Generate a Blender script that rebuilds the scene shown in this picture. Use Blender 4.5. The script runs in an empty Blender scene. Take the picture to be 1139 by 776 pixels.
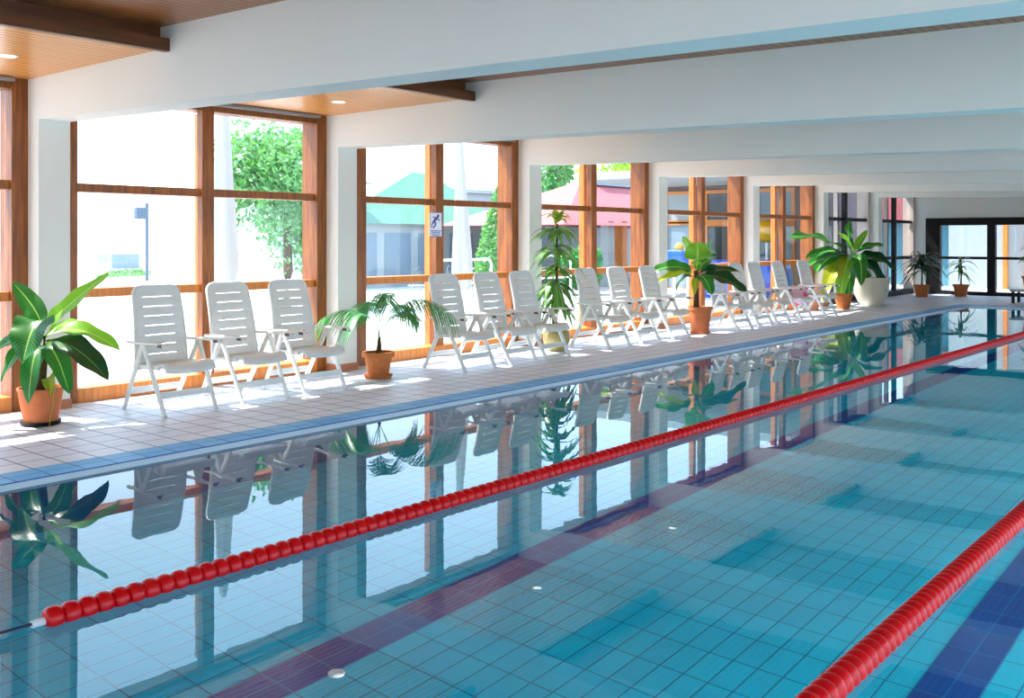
import bpy, bmesh, math, random
from mathutils import Vector, Matrix
R = math.radians
C = bpy.context.scene.collection
random.seed(7)

# ------------------------------------------------------------------ helpers
class MB:
    """collects shapes, builds ONE mesh object"""
    def __init__(self): self.v = []; self.f = []
    def add(self, vs, fs):
        n = len(self.v); self.v += [tuple(p) for p in vs]; self.f += [tuple(i + n for i in f) for f in fs]; return self
    def box(self, x0, x1, y0, y1, z0, z1):
        vs = [(x, y, z) for x in (x0, x1) for y in (y0, y1) for z in (z0, z1)]
        return self.add(vs, [(0, 1, 3, 2), (4, 6, 7, 5), (0, 4, 5, 1), (2, 3, 7, 6), (0, 2, 6, 4), (1, 5, 7, 3)])
    def hexa(self, b, t):      # bottom 4, top 4 (ccw)
        return self.add(list(b) + list(t), [(3, 2, 1, 0), (4, 5, 6, 7), (0, 1, 5, 4), (1, 2, 6, 5), (2, 3, 7, 6), (3, 0, 4, 7)])
    def tube(self, pts, r, n=8, ry=None, up=(0, 0, 1), cap=True):
        pts = [Vector(p) for p in pts]; m = len(pts); up = Vector(up)
        rs = r if isinstance(r, (list, tuple)) else [r] * m
        rys = ry if isinstance(ry, (list, tuple)) else [ry if ry else None] * m
        vs = []
        for i, p in enumerate(pts):
            t = (pts[min(i + 1, m - 1)] - pts[max(i - 1, 0)]).normalized()
            s = t.cross(up)
            if s.length < 1e-4: s = t.cross(Vector((1, 0, 0)))
            s.normalize(); u = s.cross(t).normalized()
            b = rys[i] if rys[i] else rs[i]
            for k in range(n):
                a = 2 * math.pi * (k + .5) / n
                vs.append(p + s * math.cos(a) * rs[i] + u * math.sin(a) * b)
        fs = []
        for i in range(m - 1):
            for k in range(n):
                k2 = (k + 1) % n
                fs.append((i * n + k, i * n + k2, (i + 1) * n + k2, (i + 1) * n + k))
        if cap:
            fs.append(tuple(range(n - 1, -1, -1))); fs.append(tuple((m - 1) * n + k for k in range(n)))
        return self.add(vs, fs)
    def lathe(self, prof, c=(0, 0, 0), n=32, axis='Z', capb=False, capt=False):
        vs = []
        for r, z in prof:
            for k in range(n):
                a = 2 * math.pi * k / n
                p = (r * math.cos(a), r * math.sin(a), z)
                if axis == 'Y': p = (p[0], p[2], p[1])
                vs.append((p[0] + c[0], p[1] + c[1], p[2] + c[2]))
        fs = []
        for i in range(len(prof) - 1):
            for k in range(n):
                k2 = (k + 1) % n
                fs.append((i * n + k, i * n + k2, (i + 1) * n + k2, (i + 1) * n + k))
        if capb: fs.append(tuple(range(n - 1, -1, -1)))
        if capt: fs.append(tuple((len(prof) - 1) * n + k for k in range(n)))
        return self.add(vs, fs)
    def ball(self, c, r, nu=16, nv=10, sq=(1, 1, 1)):
        prof = []
        vs = []
        for j in range(nv + 1):
            th = math.pi * j / nv
            for k in range(nu):
                a = 2 * math.pi * k / nu
                vs.append((c[0] + r * sq[0] * math.sin(th) * math.cos(a), c[1] + r * sq[1] * math.sin(th) * math.sin(a), c[2] - r * sq[2] * math.cos(th)))
        fs = [(j * nu + k, j * nu + (k + 1) % nu, (j + 1) * nu + (k + 1) % nu, (j + 1) * nu + k) for j in range(nv) for k in range(nu)]
        return self.add(vs, fs)
    def build(self, name, mat, parent=None, smooth=False, bevel=0, weld=False, loc=None):
        me = bpy.data.meshes.new(name); me.from_pydata(self.v, [], self.f)
        bm = bmesh.new(); bm.from_mesh(me)
        if weld: bmesh.ops.remove_doubles(bm, verts=bm.verts, dist=1e-5)
        bmesh.ops.recalc_face_normals(bm, faces=bm.faces)
        if bevel: bmesh.ops.bevel(bm, geom=list(bm.edges), offset=bevel, segments=1, affect='EDGES', profile=.5)
        bm.to_mesh(me); bm.free()
        if smooth:
            for p in me.polygons: p.use_smooth = True
        me.materials.append(mat)
        o = bpy.data.objects.new(name, me); C.objects.link(o)
        if smooth == 'auto':
            m = o.modifiers.new('split', 'EDGE_SPLIT'); m.split_angle = R(40)
        if parent: o.parent = parent
        if loc: o.location = loc
        return o

def tag(o, label=None, cat=None, group=None, kind=None):
    if label: o['label'] = label
    if cat: o['category'] = cat
    if group: o['group'] = group
    if kind: o['kind'] = kind
    return o
def thing(name, label, cat, loc=(0, 0, 0), rz=0, group=None):
    o = bpy.data.objects.new(name, None); C.objects.link(o)
    o.empty_display_size = .1
    o.location = loc; o.rotation_euler = (0, 0, rz)
    return tag(o, label, cat, group)
def struct(name, mb, mat, **k):
    o = mb.build(name, mat, **k); o['kind'] = 'structure'; return o
def copy_tree(o, parent=None):
    c = o.copy(); C.objects.link(c); c.parent = parent
    for ch in list(o.children): copy_tree(ch, c)
    return c

# ------------------------------------------------------------------ materials
def S(h):   # srgb 0-255 to linear
    return tuple(((x / 255) / 12.92 if x / 255 <= .04045 else ((x / 255 + .055) / 1.055) ** 2.4) for x in h) + (1,)
def mat(name, col, rough=.5, spec=.5, metal=0, noise=0, nscale=8, bump=0, coat=0):
    m = bpy.data.materials.new(name); m.use_nodes = True; nt = m.node_tree; N = nt.nodes; b = N['Principled BSDF']
    b.inputs['Base Color'].default_value = col; b.inputs['Roughness'].default_value = rough
    b.inputs['Specular IOR Level'].default_value = spec; b.inputs['Metallic'].default_value = metal
    b.inputs['Coat Weight'].default_value = coat
    if noise or bump:
        tc = N.new('ShaderNodeTexCoord'); no = N.new('ShaderNodeTexNoise'); no.inputs['Scale'].default_value = nscale; no.inputs['Detail'].default_value = 4
        nt.links.new(tc.outputs['Object'], no.inputs['Vector'])
        if noise:
            mx = N.new('ShaderNodeMixRGB'); mx.blend_type = 'MIX'
            mx.inputs[1].default_value = tuple(c * (1 - noise) for c in col[:3]) + (1,)
            mx.inputs[2].default_value = tuple(min(1, c * (1 + noise)) for c in col[:3]) + (1,)
            nt.links.new(no.outputs['Fac'], mx.inputs[0]); nt.links.new(mx.outputs[0], b.inputs['Base Color'])
        if bump:
            bp = N.new('ShaderNodeBump'); bp.inputs['Strength'].default_value = bump; bp.inputs['Distance'].default_value = .01
            nt.links.new(no.outputs['Fac'], bp.inputs['Height']); nt.links.new(bp.outputs[0], b.inputs['Normal'])
    return m
def wood(name, c1, c2, stretch=(12, 12, .8), rough=.3):
    m = mat(name, c1, rough); nt = m.node_tree; N = nt.nodes; b = N['Principled BSDF']
    tc = N.new('ShaderNodeTexCoord'); mp = N.new('ShaderNodeMapping'); mp.inputs['Scale'].default_value = stretch
    no = N.new('ShaderNodeTexNoise'); no.inputs['Scale'].default_value = 3; no.inputs['Detail'].default_value = 6
    cr = N.new('ShaderNodeValToRGB'); cr.color_ramp.elements[0].color = c1; cr.color_ramp.elements[1].color = c2
    cr.color_ramp.elements[0].position = .35; cr.color_ramp.elements[1].position = .7
    L = nt.links.new
    L(tc.outputs['Object'], mp.inputs[0]); L(mp.outputs[0], no.inputs['Vector']); L(no.outputs['Fac'], cr.inputs[0]); L(cr.outputs[0], b.inputs['Base Color'])
    return m
def tiles(name, col1, col2, grout, bw, rh, mortar, ax, rough=.25, ofs=(0, 0), bump=.3, spec=.3):
    """ax = (world axis along brick, world axis across rows)"""
    m = mat(name, col1, rough, spec); nt = m.node_tree; N = nt.nodes; L = nt.links.new; b = N['Principled BSDF']
    tc = N.new('ShaderNodeTexCoord'); sp = N.new('ShaderNodeSeparateXYZ'); cb = N.new('ShaderNodeCombineXYZ')
    L(tc.outputs['Object'], sp.inputs[0])
    for i, a in enumerate(ax):
        ad = N.new('ShaderNodeMath'); ad.operation = 'ADD'; ad.inputs[1].default_value = ofs[i] + 50 * (bw if i == 0 else rh)
        L(sp.outputs['XYZ'.index(a)], ad.inputs[0]); L(ad.outputs[0], cb.inputs[i])
    br = N.new('ShaderNodeTexBrick'); br.offset = 0; br.inputs['Scale'].default_value = 1
    br.inputs['Brick Width'].default_value = bw; br.inputs['Row Height'].default_value = rh
    br.inputs['Mortar Size'].default_value = mortar; br.inputs['Mortar Smooth'].default_value = .1; br.inputs['Bias'].default_value = 0
    br.inputs['Color1'].default_value = col1; br.inputs['Color2'].default_value = col2; br.inputs['Mortar'].default_value = grout
    L(cb.outputs[0], br.inputs['Vector'])
    no = N.new('ShaderNodeTexNoise'); no.inputs['Scale'].default_value = 2.2; no.inputs['Detail'].default_value = 3
    L(tc.outputs['Object'], no.inputs['Vector'])
    mr = N.new('ShaderNodeMapRange'); mr.inputs[3].default_value = .86; mr.inputs[4].default_value = 1.1
    L(no.outputs['Fac'], mr.inputs[0])
    hv = N.new('ShaderNodeMixRGB'); hv.blend_type = 'MULTIPLY'; hv.inputs[0].default_value = 1
    L(br.outputs['Color'], hv.inputs[1]); L(mr.outputs[0], hv.inputs[2]); L(hv.outputs[0], b.inputs['Base Color'])
    bp = N.new('ShaderNodeBump'); bp.inputs['Strength'].default_value = bump; bp.inputs['Distance'].default_value = .004; bp.invert = True
    L(br.outputs['Fac'], bp.inputs['Height']); L(bp.outputs[0], b.inputs['Normal'])
    return m

M = {}
M['plaster'] = mat('white_plaster', S((224, 227, 221)), .8, .2, noise=.02, nscale=3, bump=.05)
M['frame'] = wood('varnished_frame_wood', S((112, 56, 12)), S((158, 92, 20)), rough=.45)
M['oak'] = wood('light_varnished_wood', S((184, 104, 36)), S((206, 130, 50)), rough=.45)
M['dark_wood'] = wood('dark_beam_wood', S((84, 46, 22)), S((112, 64, 30)), (3, .6, 6), .4)
M['black_frame'] = mat('black_paint_and_shaded_wood', S((20, 17, 17)), .5, .2)
M['pale_jamb'] = mat('pale_painted_jamb', S((190, 176, 168)), .5)
M['deck'] = tiles('deck_tiles', S((224, 232, 244)), S((216, 226, 241)), S((88, 104, 146)), .2235, .235, .0065, 'YX', .42, ofs=(-2.976, -2.1))
M['edge'] = tiles('edge_tiles', S((112, 196, 248)), S((84, 178, 242)), S((24, 100, 188)), .2235, .1375, .006, 'YX', .5, ofs=(-2.976, -2.1))
M['rim'] = mat('pool_rim', S((214, 226, 236)), .35)
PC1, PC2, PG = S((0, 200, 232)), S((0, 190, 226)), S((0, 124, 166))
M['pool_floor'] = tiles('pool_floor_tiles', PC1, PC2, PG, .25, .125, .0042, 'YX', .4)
M['pool_wall_x'] = tiles('pool_side_tiles_shaded', S((2, 70, 118)), S((2, 64, 110)), S((2, 46, 86)), .25, .125, .005, 'YZ', .4)  # unlit look of the side walls put into a darker tile colour
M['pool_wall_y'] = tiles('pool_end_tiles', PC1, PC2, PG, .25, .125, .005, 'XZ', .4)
M['lane'] = tiles('lane_tiles', S((0, 82, 164)), S((0, 74, 154)), S((2, 118, 180)), .25, .125, .004, 'YX', .4)
M['plastic'] = mat('white_plastic', S((228, 229, 224)), .38, .5)
M['grey_plastic'] = mat('dark_grey_plastic', S((70, 74, 78)), .5)
M['red'] = mat('red_plastic', S((216, 4, 16)), .3, .4)
M['cable'] = mat('dark_cable', S((26, 34, 66)), .5)
M['terra'] = mat('terracotta', S((196, 112, 70)), .75, .2, noise=.15, nscale=14)
M['terra_worn'] = mat('worn_terracotta', S((186, 110, 62)), .8, .2, noise=.4, nscale=22)
M['terra_pale'] = mat('pale_terracotta', S((222, 150, 112)), .75, .2, noise=.1, nscale=14)
M['olive'] = mat('olive_glaze', S((168, 152, 92)), .3, .5, noise=.25, nscale=6)
M['cream'] = mat('cream_ceramic', S((206, 196, 176)), .5, .4, noise=.06)
M['soil'] = mat('soil', S((58, 42, 30)), .9, .1, noise=.4, nscale=40, bump=.5)
M['bark'] = mat('brown_stem', S((92, 70, 48)), .85, .1, noise=.35, nscale=30, bump=.5)
M['metal'] = mat('grey_metal', S((150, 156, 162)), .35, .5, .6)
M['post_grey'] = mat('dark_blue_grey_paint', S((58, 78, 96)), .5)
M['pale_metal'] = mat('white_painted_metal', S((232, 234, 236)), .4)
M['baseboard'] = mat('terracotta_skirting', S((176, 116, 84)), .45, .4, noise=.15)

def leafmat(name, c1, c2, vein, trans=.35, rough=.35, vs=26):
    m = bpy.data.materials.new(name); m.use_nodes = True; nt = m.node_tree; N = nt.nodes; L = nt.links.new
    b = N['Principled BSDF']; out = N['Material Output']; b.inputs['Roughness'].default_value = rough
    uv = N.new('ShaderNodeUVMap'); sp = N.new('ShaderNodeSeparateXYZ'); L(uv.outputs[0], sp.inputs[0])
    # midrib mask |u-.5|
    su = N.new('ShaderNodeMath'); su.operation = 'SUBTRACT'; su.inputs[1].default_value = .5; L(sp.outputs[0], su.inputs[0])
    ab = N.new('ShaderNodeMath'); ab.operation = 'ABSOLUTE'; L(su.outputs[0], ab.inputs[0])
    lt = N.new('ShaderNodeMath'); lt.operation = 'LESS_THAN'; lt.inputs[1].default_value = .03; L(ab.outputs[0], lt.inputs[0])
    # veins v - |u|*k
    ml = N.new('ShaderNodeMath'); ml.operation = 'MULTIPLY'; ml.inputs[1].default_value = .25; L(ab.outputs[0], ml.inputs[0])
    vv = N.new('ShaderNodeMath'); vv.operation = 'SUBTRACT'; L(sp.outputs[1], vv.inputs[0]); L(ml.outputs[0], vv.inputs[1])
    mv = N.new('ShaderNodeMath'); mv.operation = 'MULTIPLY'; mv.inputs[1].default_value = vs * 6.283; L(vv.outputs[0], mv.inputs[0])
    sn = N.new('ShaderNodeMath'); sn.operation = 'SINE'; L(mv.outputs[0], sn.inputs[0])
    mr = N.new('ShaderNodeMapRange'); mr.inputs[1].default_value = -1; mr.inputs[2].default_value = 1; L(sn.outputs[0], mr.inputs[0])
    mx = N.new('ShaderNodeMixRGB'); mx.inputs[1].default_value = c1; mx.inputs[2].default_value = c2; L(mr.outputs[0], mx.inputs[0])
    m2 = N.new('ShaderNodeMixRGB'); m2.inputs[2].default_value = vein; L(lt.outputs[0], m2.inputs[0]); L(mx.outputs[0], m2.inputs[1])
    L(m2.outputs[0], b.inputs['Base Color'])
    tr = N.new('ShaderNodeBsdfTranslucent'); br = N.new('ShaderNodeMixRGB'); br.blend_type = 'MULTIPLY'; br.inputs[0].default_value = 1; br.inputs[2].default_value = (1.0, 1.25, .35, 1)
    L(m2.outputs[0], br.inputs[1]); L(br.outputs[0], tr.inputs[0])
    ms = N.new('ShaderNodeMixShader'); ms.inputs[0].default_value = trans
    L(b.outputs[0], ms.inputs[1]); L(tr.outputs[0], ms.inputs[2]); L(ms.outputs[0], out.inputs[0])
    return m
M['banana'] = leafmat('banana_leaf', S((28, 96, 48)), S((58, 132, 62)), S((150, 190, 110)))
M['banana_young'] = leafmat('young_banana_leaf', S((112, 168, 58)), S((140, 190, 76)), S((190, 214, 130)), .45)
M['banana_dark'] = leafmat('dark_banana_leaf', S((14, 58, 34)), S((26, 78, 44)), S((80, 130, 70)), .15)
M['banana_yellow'] = leafmat('yellowing_leaf', S((176, 170, 44)), S((120, 150, 50)), S((200, 190, 90)), .45)
M['palm'] = leafmat('palm_leaflet', S((48, 128, 78)), S((76, 150, 90)), S((110, 170, 110)), .3)
M['dracaena'] = leafmat('dracaena_leaf', S((40, 104, 58)), S((70, 130, 66)), S((150, 180, 90)), .3, vs=1)
M['dracaena_mid'] = leafmat('variegated_dracaena_leaf', S((78, 136, 76)), S((120, 166, 96)), S((200, 210, 150)), .35, vs=1)
M['dracaena_tip'] = leafmat('young_dracaena_leaf', S((150, 176, 80)), S((176, 196, 96)), S((200, 210, 130)), .55, vs=1)
M['tree'] = leafmat('tree_leaf', S((74, 132, 88)), S((110, 160, 100)), S((120, 170, 110)), .28, vs=1)
M['tree_yellow'] = leafmat('yellow_green_tree_leaf', S((140, 176, 60)), S((170, 196, 80)), S((170, 200, 100)), .4, vs=1)  # yellower green than the other tree leaves
M['conifer'] = leafmat('conifer_leaf', S((44, 130, 70)), S((66, 150, 80)), S((80, 160, 90)), .3, vs=1)

def glass_pane(name, tint=(1, 1, 1, 1)):
    m = bpy.data.materials.new(name); m.use_nodes = True; nt = m.node_tree; N = nt.nodes; L = nt.links.new
    N.remove(N['Principled BSDF']); out = N['Material Output']
    lw = N.new('ShaderNodeLayerWeight'); lw.inputs[0].default_value = .5
    pw = N.new('ShaderNodeMath'); pw.operation = 'POWER'; pw.inputs[1].default_value = 5; L(lw.outputs['Facing'], pw.inputs[0])
    fr = N.new('ShaderNodeMath'); fr.operation = 'MULTIPLY_ADD'; fr.inputs[1].default_value = .9; fr.inputs[2].default_value = .025; L(pw.outputs[0], fr.inputs[0])
    t = N.new('ShaderNodeBsdfTransparent'); t.inputs[0].default_value = tint
    g = N.new('ShaderNodeBsdfGlossy'); g.inputs['Roughness'].default_value = .01
    mx = N.new('ShaderNodeMixShader'); L(fr.outputs[0], mx.inputs[0]); L(t.outputs[0], mx.inputs[1]); L(g.outputs[0], mx.inputs[2]); L(mx.outputs[0], out.inputs[0])
    return m
M['glass'] = glass_pane('window_glass')
M['tinted'] = glass_pane('tinted_glass', (.7, .8, .8, 1))

def timber_ceiling(name, ca, cb):
    m = wood(name, ca, cb, (14, .7, 14), .3); nt = m.node_tree; N = nt.nodes; L = nt.links.new; b = N['Principled BSDF']
    tc = N.new('ShaderNodeTexCoord'); sp = N.new('ShaderNodeSeparateXYZ'); L(tc.outputs['Object'], sp.inputs[0])
    ad = N.new('ShaderNodeMath'); ad.operation = 'ADD'; ad.inputs[1].default_value = 20; L(sp.outputs[0], ad.inputs[0])
    md = N.new('ShaderNodeMath'); md.operation = 'MODULO'; md.inputs[1].default_value = .085; L(ad.outputs[0], md.inputs[0])
    lt = N.new('ShaderNodeMath'); lt.operation = 'LESS_THAN'; lt.inputs[1].default_value = .016; L(md.outputs[0], lt.inputs[0])
    src = b.inputs['Base Color'].links[0].from_socket
    mx = N.new('ShaderNodeMixRGB'); mx.inputs[2].default_value = S((70, 36, 18)); L(lt.outputs[0], mx.inputs[0]); L(src, mx.inputs[1]); L(mx.outputs[0], b.inputs['Base Color'])
    bp = N.new('ShaderNodeBump'); bp.invert = True; bp.inputs['Strength'].default_value = .8; bp.inputs['Distance'].default_value = .008
    L(lt.outputs[0], bp.inputs['Height']); L(bp.outputs[0], b.inputs['Normal'])
    return m
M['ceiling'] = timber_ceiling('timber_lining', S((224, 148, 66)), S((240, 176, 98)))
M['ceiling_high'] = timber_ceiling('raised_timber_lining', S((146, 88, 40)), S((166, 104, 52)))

def water_mat():
    m = bpy.data.materials.new('pool_water'); m.use_nodes = True; nt = m.node_tree; N = nt.nodes; L = nt.links.new
    N.remove(N['Principled BSDF']); out = N['Material Output']
    g = N.new('ShaderNodeBsdfGlass'); g.inputs['IOR'].default_value = 1.333; g.inputs['Roughness'].default_value = 0; g.inputs['Color'].default_value = (.97, 1, 1, 1)
    tc = N.new('ShaderNodeTexCoord'); no = N.new('ShaderNodeTexNoise'); no.inputs['Scale'].default_value = 4.0; no.inputs['Detail'].default_value = 2
    L(tc.outputs['Object'], no.inputs['Vector'])
    bp = N.new('ShaderNodeBump'); bp.inputs['Strength'].default_value = .018; bp.inputs['Distance'].default_value = .02
    L(no.outputs['Fac'], bp.inputs['Height']); L(bp.outputs[0], g.inputs['Normal']); L(g.outputs[0], out.inputs[0])
    return m
M['water'] = water_mat()

# ------------------------------------------------------------------ dimensions (metres, pool deck z = 0)
XC, H = 8.66, 1.51
COL = [-6.4, -2.95, .52, 3.98, 7.36, 10.85, 14.35, 17.89, 21.4, 24.9]     # near face of each column / beam
CW = .28
ADDED_LAMP = 42  # power of each added underwater lamp
PX0, PX1, PY0, PY1 = 2.375, 9.9, .9, 24.0
WZ, FZ = -.034, -1.15
XR, YN, YF = 11.6, -6.4, 28.4
def beam_z(x): return 2.56 - .022 * x
def ceil_z(x): return 3.09 - .02 * (x - 1.96)

# ------------------------------------------------------------------ room shell
fl = MB()
fl.box(-.2, 2.1, YN, YF, -.3, 0)                    # deck by the windows
fl.box(2.1, XR, YN, PY0 - .275, -.3, 0)
fl.box(2.1, XR, PY1 + .275, YF, -.3, 0)
fl.box(PX1 + .275, XR, PY0 - .275, PY1 + .275, -.3, 0)
struct('floor', fl, M['deck'])
ed = MB()
ed.box(2.1, PX0, PY0 - .275, PY1 + .275, -.03, 0.0); ed.box(PX1, PX1 + .275, PY0 - .275, PY1 + .275, -.03, 0)
ed.box(PX0, PX1, PY0 - .275, PY0, -.03, 0); ed.box(PX0, PX1, PY1, PY1 + .275, -.03, 0)
tag(ed.build('pool_edge_tiles', M['edge']), kind='structure')
rm = MB()
rm.box(PX0 - .1, PX0 + .012, PY0, PY1, -.075, -.006); rm.box(PX1 - .012, PX1 + .1, PY0, PY1, -.075, -.006)
rm.box(PX0, PX1, PY0 - .1, PY0 + .012, -.075, -.006); rm.box(PX0, PX1, PY1 - .012, PY1 + .1, -.075, -.006)
tag(rm.build('pool_rim', M['rim']), kind='structure')
tag(MB().box(PX0 - .2, PX1 + .2, PY0 - .2, PY1 + .2, FZ - .2, FZ).build('pool_floor', M['pool_floor']), kind='structure')
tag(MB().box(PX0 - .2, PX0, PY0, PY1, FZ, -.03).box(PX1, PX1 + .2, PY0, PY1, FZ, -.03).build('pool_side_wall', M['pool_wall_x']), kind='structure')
tag(MB().box(PX0 - .2, PX1 + .2, PY0 - .2, PY0, FZ, -.03).box(PX0 - .2, PX1 + .2, PY1, PY1 + .2, FZ, -.03).build('pool_end_wall', M['pool_wall_y']), kind='structure')
for x in (4.875, 7.25):
    tag(MB().box(x, x + .25, PY0 + 1, PY1 - 1, FZ, FZ + .004).build('lane_marking', M['lane']), kind='structure')
w = MB(); w.add([(PX0, PY0, WZ), (PX1, PY0, WZ), (PX1, PY1, WZ), (PX0, PY1, WZ)], [(0, 1, 2, 3)])
tag(w.build('pool_water', M['water']), kind='structure')

# columns and beams, each its own
for y in COL:
    struct('column', MB().box(-.5, 0, y, y + CW, 0, 2.56), M['plaster'])
    b = MB(); x0, x1 = -.5, XR
    b.hexa([(x0, y, beam_z(0)), (0, y, beam_z(0)), (0, y + CW, beam_z(0)), (x0, y + CW, beam_z(0))],
           [(x0, y, 3.3), (0, y, 3.3), (0, y + CW, 3.3), (x0, y + CW, 3.3)])
    b.hexa([(0, y, beam_z(0)), (x1, y, beam_z(x1)), (x1, y + CW, beam_z(x1)), (0, y + CW, beam_z(0))],
           [(0, y, 3.3), (x1, y, 3.3), (x1, y + CW, 3.3), (0, y + CW, 3.3)])
    struct('beam', b, M['plaster'])
    if y > 0: struct('baseboard_column', MB().box(-.2, .012, y - .012, y + CW + .012, 0, .085), M['baseboard'])

# ceilings: lower timber soffit over the deck, raised one over the pool
struct('ceiling_low', MB().box(-.5, 2.03, YN, YF, 2.925, 3.0), M['ceiling'])
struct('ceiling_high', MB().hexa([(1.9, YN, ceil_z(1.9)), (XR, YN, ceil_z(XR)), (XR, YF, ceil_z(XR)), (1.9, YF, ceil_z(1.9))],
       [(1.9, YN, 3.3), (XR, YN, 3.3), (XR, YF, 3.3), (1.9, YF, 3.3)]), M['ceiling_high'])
for a, b_ in zip(COL[:-1], COL[1:]):
    struct('trim_fascia', MB().box(2.03, 2.09, a + CW, b_, 2.895, 2.99), M['dark_wood'])
    struct('trim_recess', MB().box(1.93, 1.96, a + CW, b_, 3.0, 3.1), M['dark_wood'])
struct('roof', MB().box(-.6, XR + .6, YN - .6, YF + .6, 3.3, 3.5), M['plaster'])
struct('trim_eave', MB().box(-.6, -.55, YN - .6, YF + .6, 2.95, 3.3), M['dark_wood'])

# unseen sides of the room: glazed opposite wall and near end with real openings
rw = MB(); rw.box(XR, XR + .25, 20.4, YF, 0, 3.3); rw.box(XR, XR + .25, YN, YF, 0, .2); rw.box(XR, XR + .25, YN, YF, 2.75, 3.3)
for y in COL: rw.box(XR, XR + .25, y, y + CW, .35, 2.75)
struct('wall_right', rw, M['plaster'])
nw = MB(); nw.box(-.5, XR, YN - .25, YN, 0, .4); nw.box(-.5, XR, YN - .25, YN, 2.75, 3.3)
for x in (-.5, 2.6, 5.8, 9.0, 11.25): nw.box(x, x + .35, YN - .25, YN, .4, 2.75)
struct('wall_near', nw, M['plaster'])

# ------------------------------------------------------------------ windows
def window(i, y0, y1, fm, bm_, lj=.17, jm=None):
    root = thing('window_%d' % i, None, None, (0, 0, 0)); root['kind'] = 'structure'
    yc = (y0 + y1) / 2
    for a, b_ in ((y0, y0 + lj), (y1 - .14, y1)):
        m = MB(); m.box(-.3, -.2, a, b_, 0, 2.925)
        m.box(-.5, -.3, a + (.0 if a == y0 else .025), b_ - (.025 if a == y0 else 0), 0, 2.925)
        m.build('jamb', jm or fm, root, bevel=.004)
    a, b_ = y0 + lj, y1 - .14
    MB().box(-.44, -.22, a, b_, 2.83, 2.925).build('head', fm, root, bevel=.004)
    MB().box(-.22, -.13, a, b_, 2.885, 2.92).build('blind_rail', M['metal'], root, bevel=.004)
    MB().box(-.46, -.2, a, b_, 0, .13).build('bottom_rail', bm_, root, bevel=.004)
    MB().box(-.4, -.24, a, b_, 1.95, 2.03).build('transom', fm, root, bevel=.004)
    MB().box(-.4, -.24, a, b_, .965, 1.05).build('middle_rail', bm_, root, bevel=.004)
    MB().box(-.3, -.2, yc - .075, yc + .065, .13, 2.83).build('mullion', fm, root, bevel=.004)
    MB().box(-.54, -.44, yc + .05, yc + .15, 0, 2.83).build('mullion', M['oak'] if not jm else jm, root, bevel=.004)  # side light on the outer strip put into a lighter wood colour
    g = MB()
    for p, q in ((a, yc - .075), (yc + .065, b_)):
        for z0, z1 in ((.13, .965), (1.05, 1.95), (2.03, 2.83)):
            g.box(-.345, -.335, p, q, z0, z1)
    g.build('glass', M['glass'], root)
    return root
for i in range(len(COL) - 1):
    far = i >= 8  # last two windows: shade on the wood put in as black
    window(i + 1, COL[i] + CW, COL[i + 1], M['black_frame'] if far else M['frame'], M['black_frame'] if far else M['oak'], .33 if i == 4 else .17, M['pale_jamb'] if far else None)  # rails in lighter wood: bounce light from the deck put into the colour
window(len(COL), COL[-1] + CW, YF, M['black_frame'], M['black_frame'], .17, M['pale_jamb'])

# far wall with black glazed screen
fw = MB(); fw.box(-.5, .1, YF, YF + .25, 0, 3.3); fw.box(.1, 11.2, YF, YF + .25, 2.09, 3.3); fw.box(11.2, XR, YF, YF + .25, 0, 3.3)
struct('wall_far', fw, M['plaster'])
t = thing('window_11', None, None); t['kind'] = 'structure'
MB().box(.1, 11.2, YF - .06, YF + .12, 1.89, 2.09).build('head', M['black_frame'], t)
MB().box(.1, 11.2, YF - .06, YF + .12, 0, .1).build('bottom_rail', M['black_frame'], t)
MB().box(.1, 11.2, YF - .05, YF + .1, .97, 1.04).build('transom', M['black_frame'], t)
xs = [.1, 1.68, 3.6, 5.5, 7.4, 9.3, 11.0]
for k, x in enumerate(xs): MB().box(x, x + (.38 if k == 0 else .2), YF - .06, YF + .12, .1, 1.89).build('mullion', M['black_frame'], t)
g = MB()
for k in range(6): g.box(xs[k] + (.38 if k == 0 else .2), xs[k + 1], YF + .02, YF + .03, .1, 1.89)
g.build('glass', M['glass'], t)

# ------------------------------------------------------------------ recessed downlights in the timber soffit
lm = bpy.data.materials.new('lamp_glow'); lm.use_nodes = True; nb = lm.node_tree.nodes['Principled BSDF']
nb.inputs['Emission Color'].default_value = (1, .93, .8, 1); nb.inputs['Emission Strength'].default_value = 4
for i, y in enumerate((3.37, 6.68, 10.0, 13.4)):
    t = thing('downlight', ['recessed round downlight in timber ceiling at the left edge of the view', 'recessed round downlight in timber ceiling above the first three chairs',
                            'recessed round downlight in timber ceiling of the bay with the notice', 'recessed round downlight in timber ceiling above the dracaena bay'][i], 'ceiling light', (.81, y, 2.925), 0, 'soffit downlights')
    MB().lathe([(.055, 0), (.075, -.004), (.078, 0)], n=24).build('trim_ring', M['pale_metal'], t, smooth=True)
    MB().lathe([(.001, -.001), (.055, -.001)], n=24).build('lamp_lens', lm, t)

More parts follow.
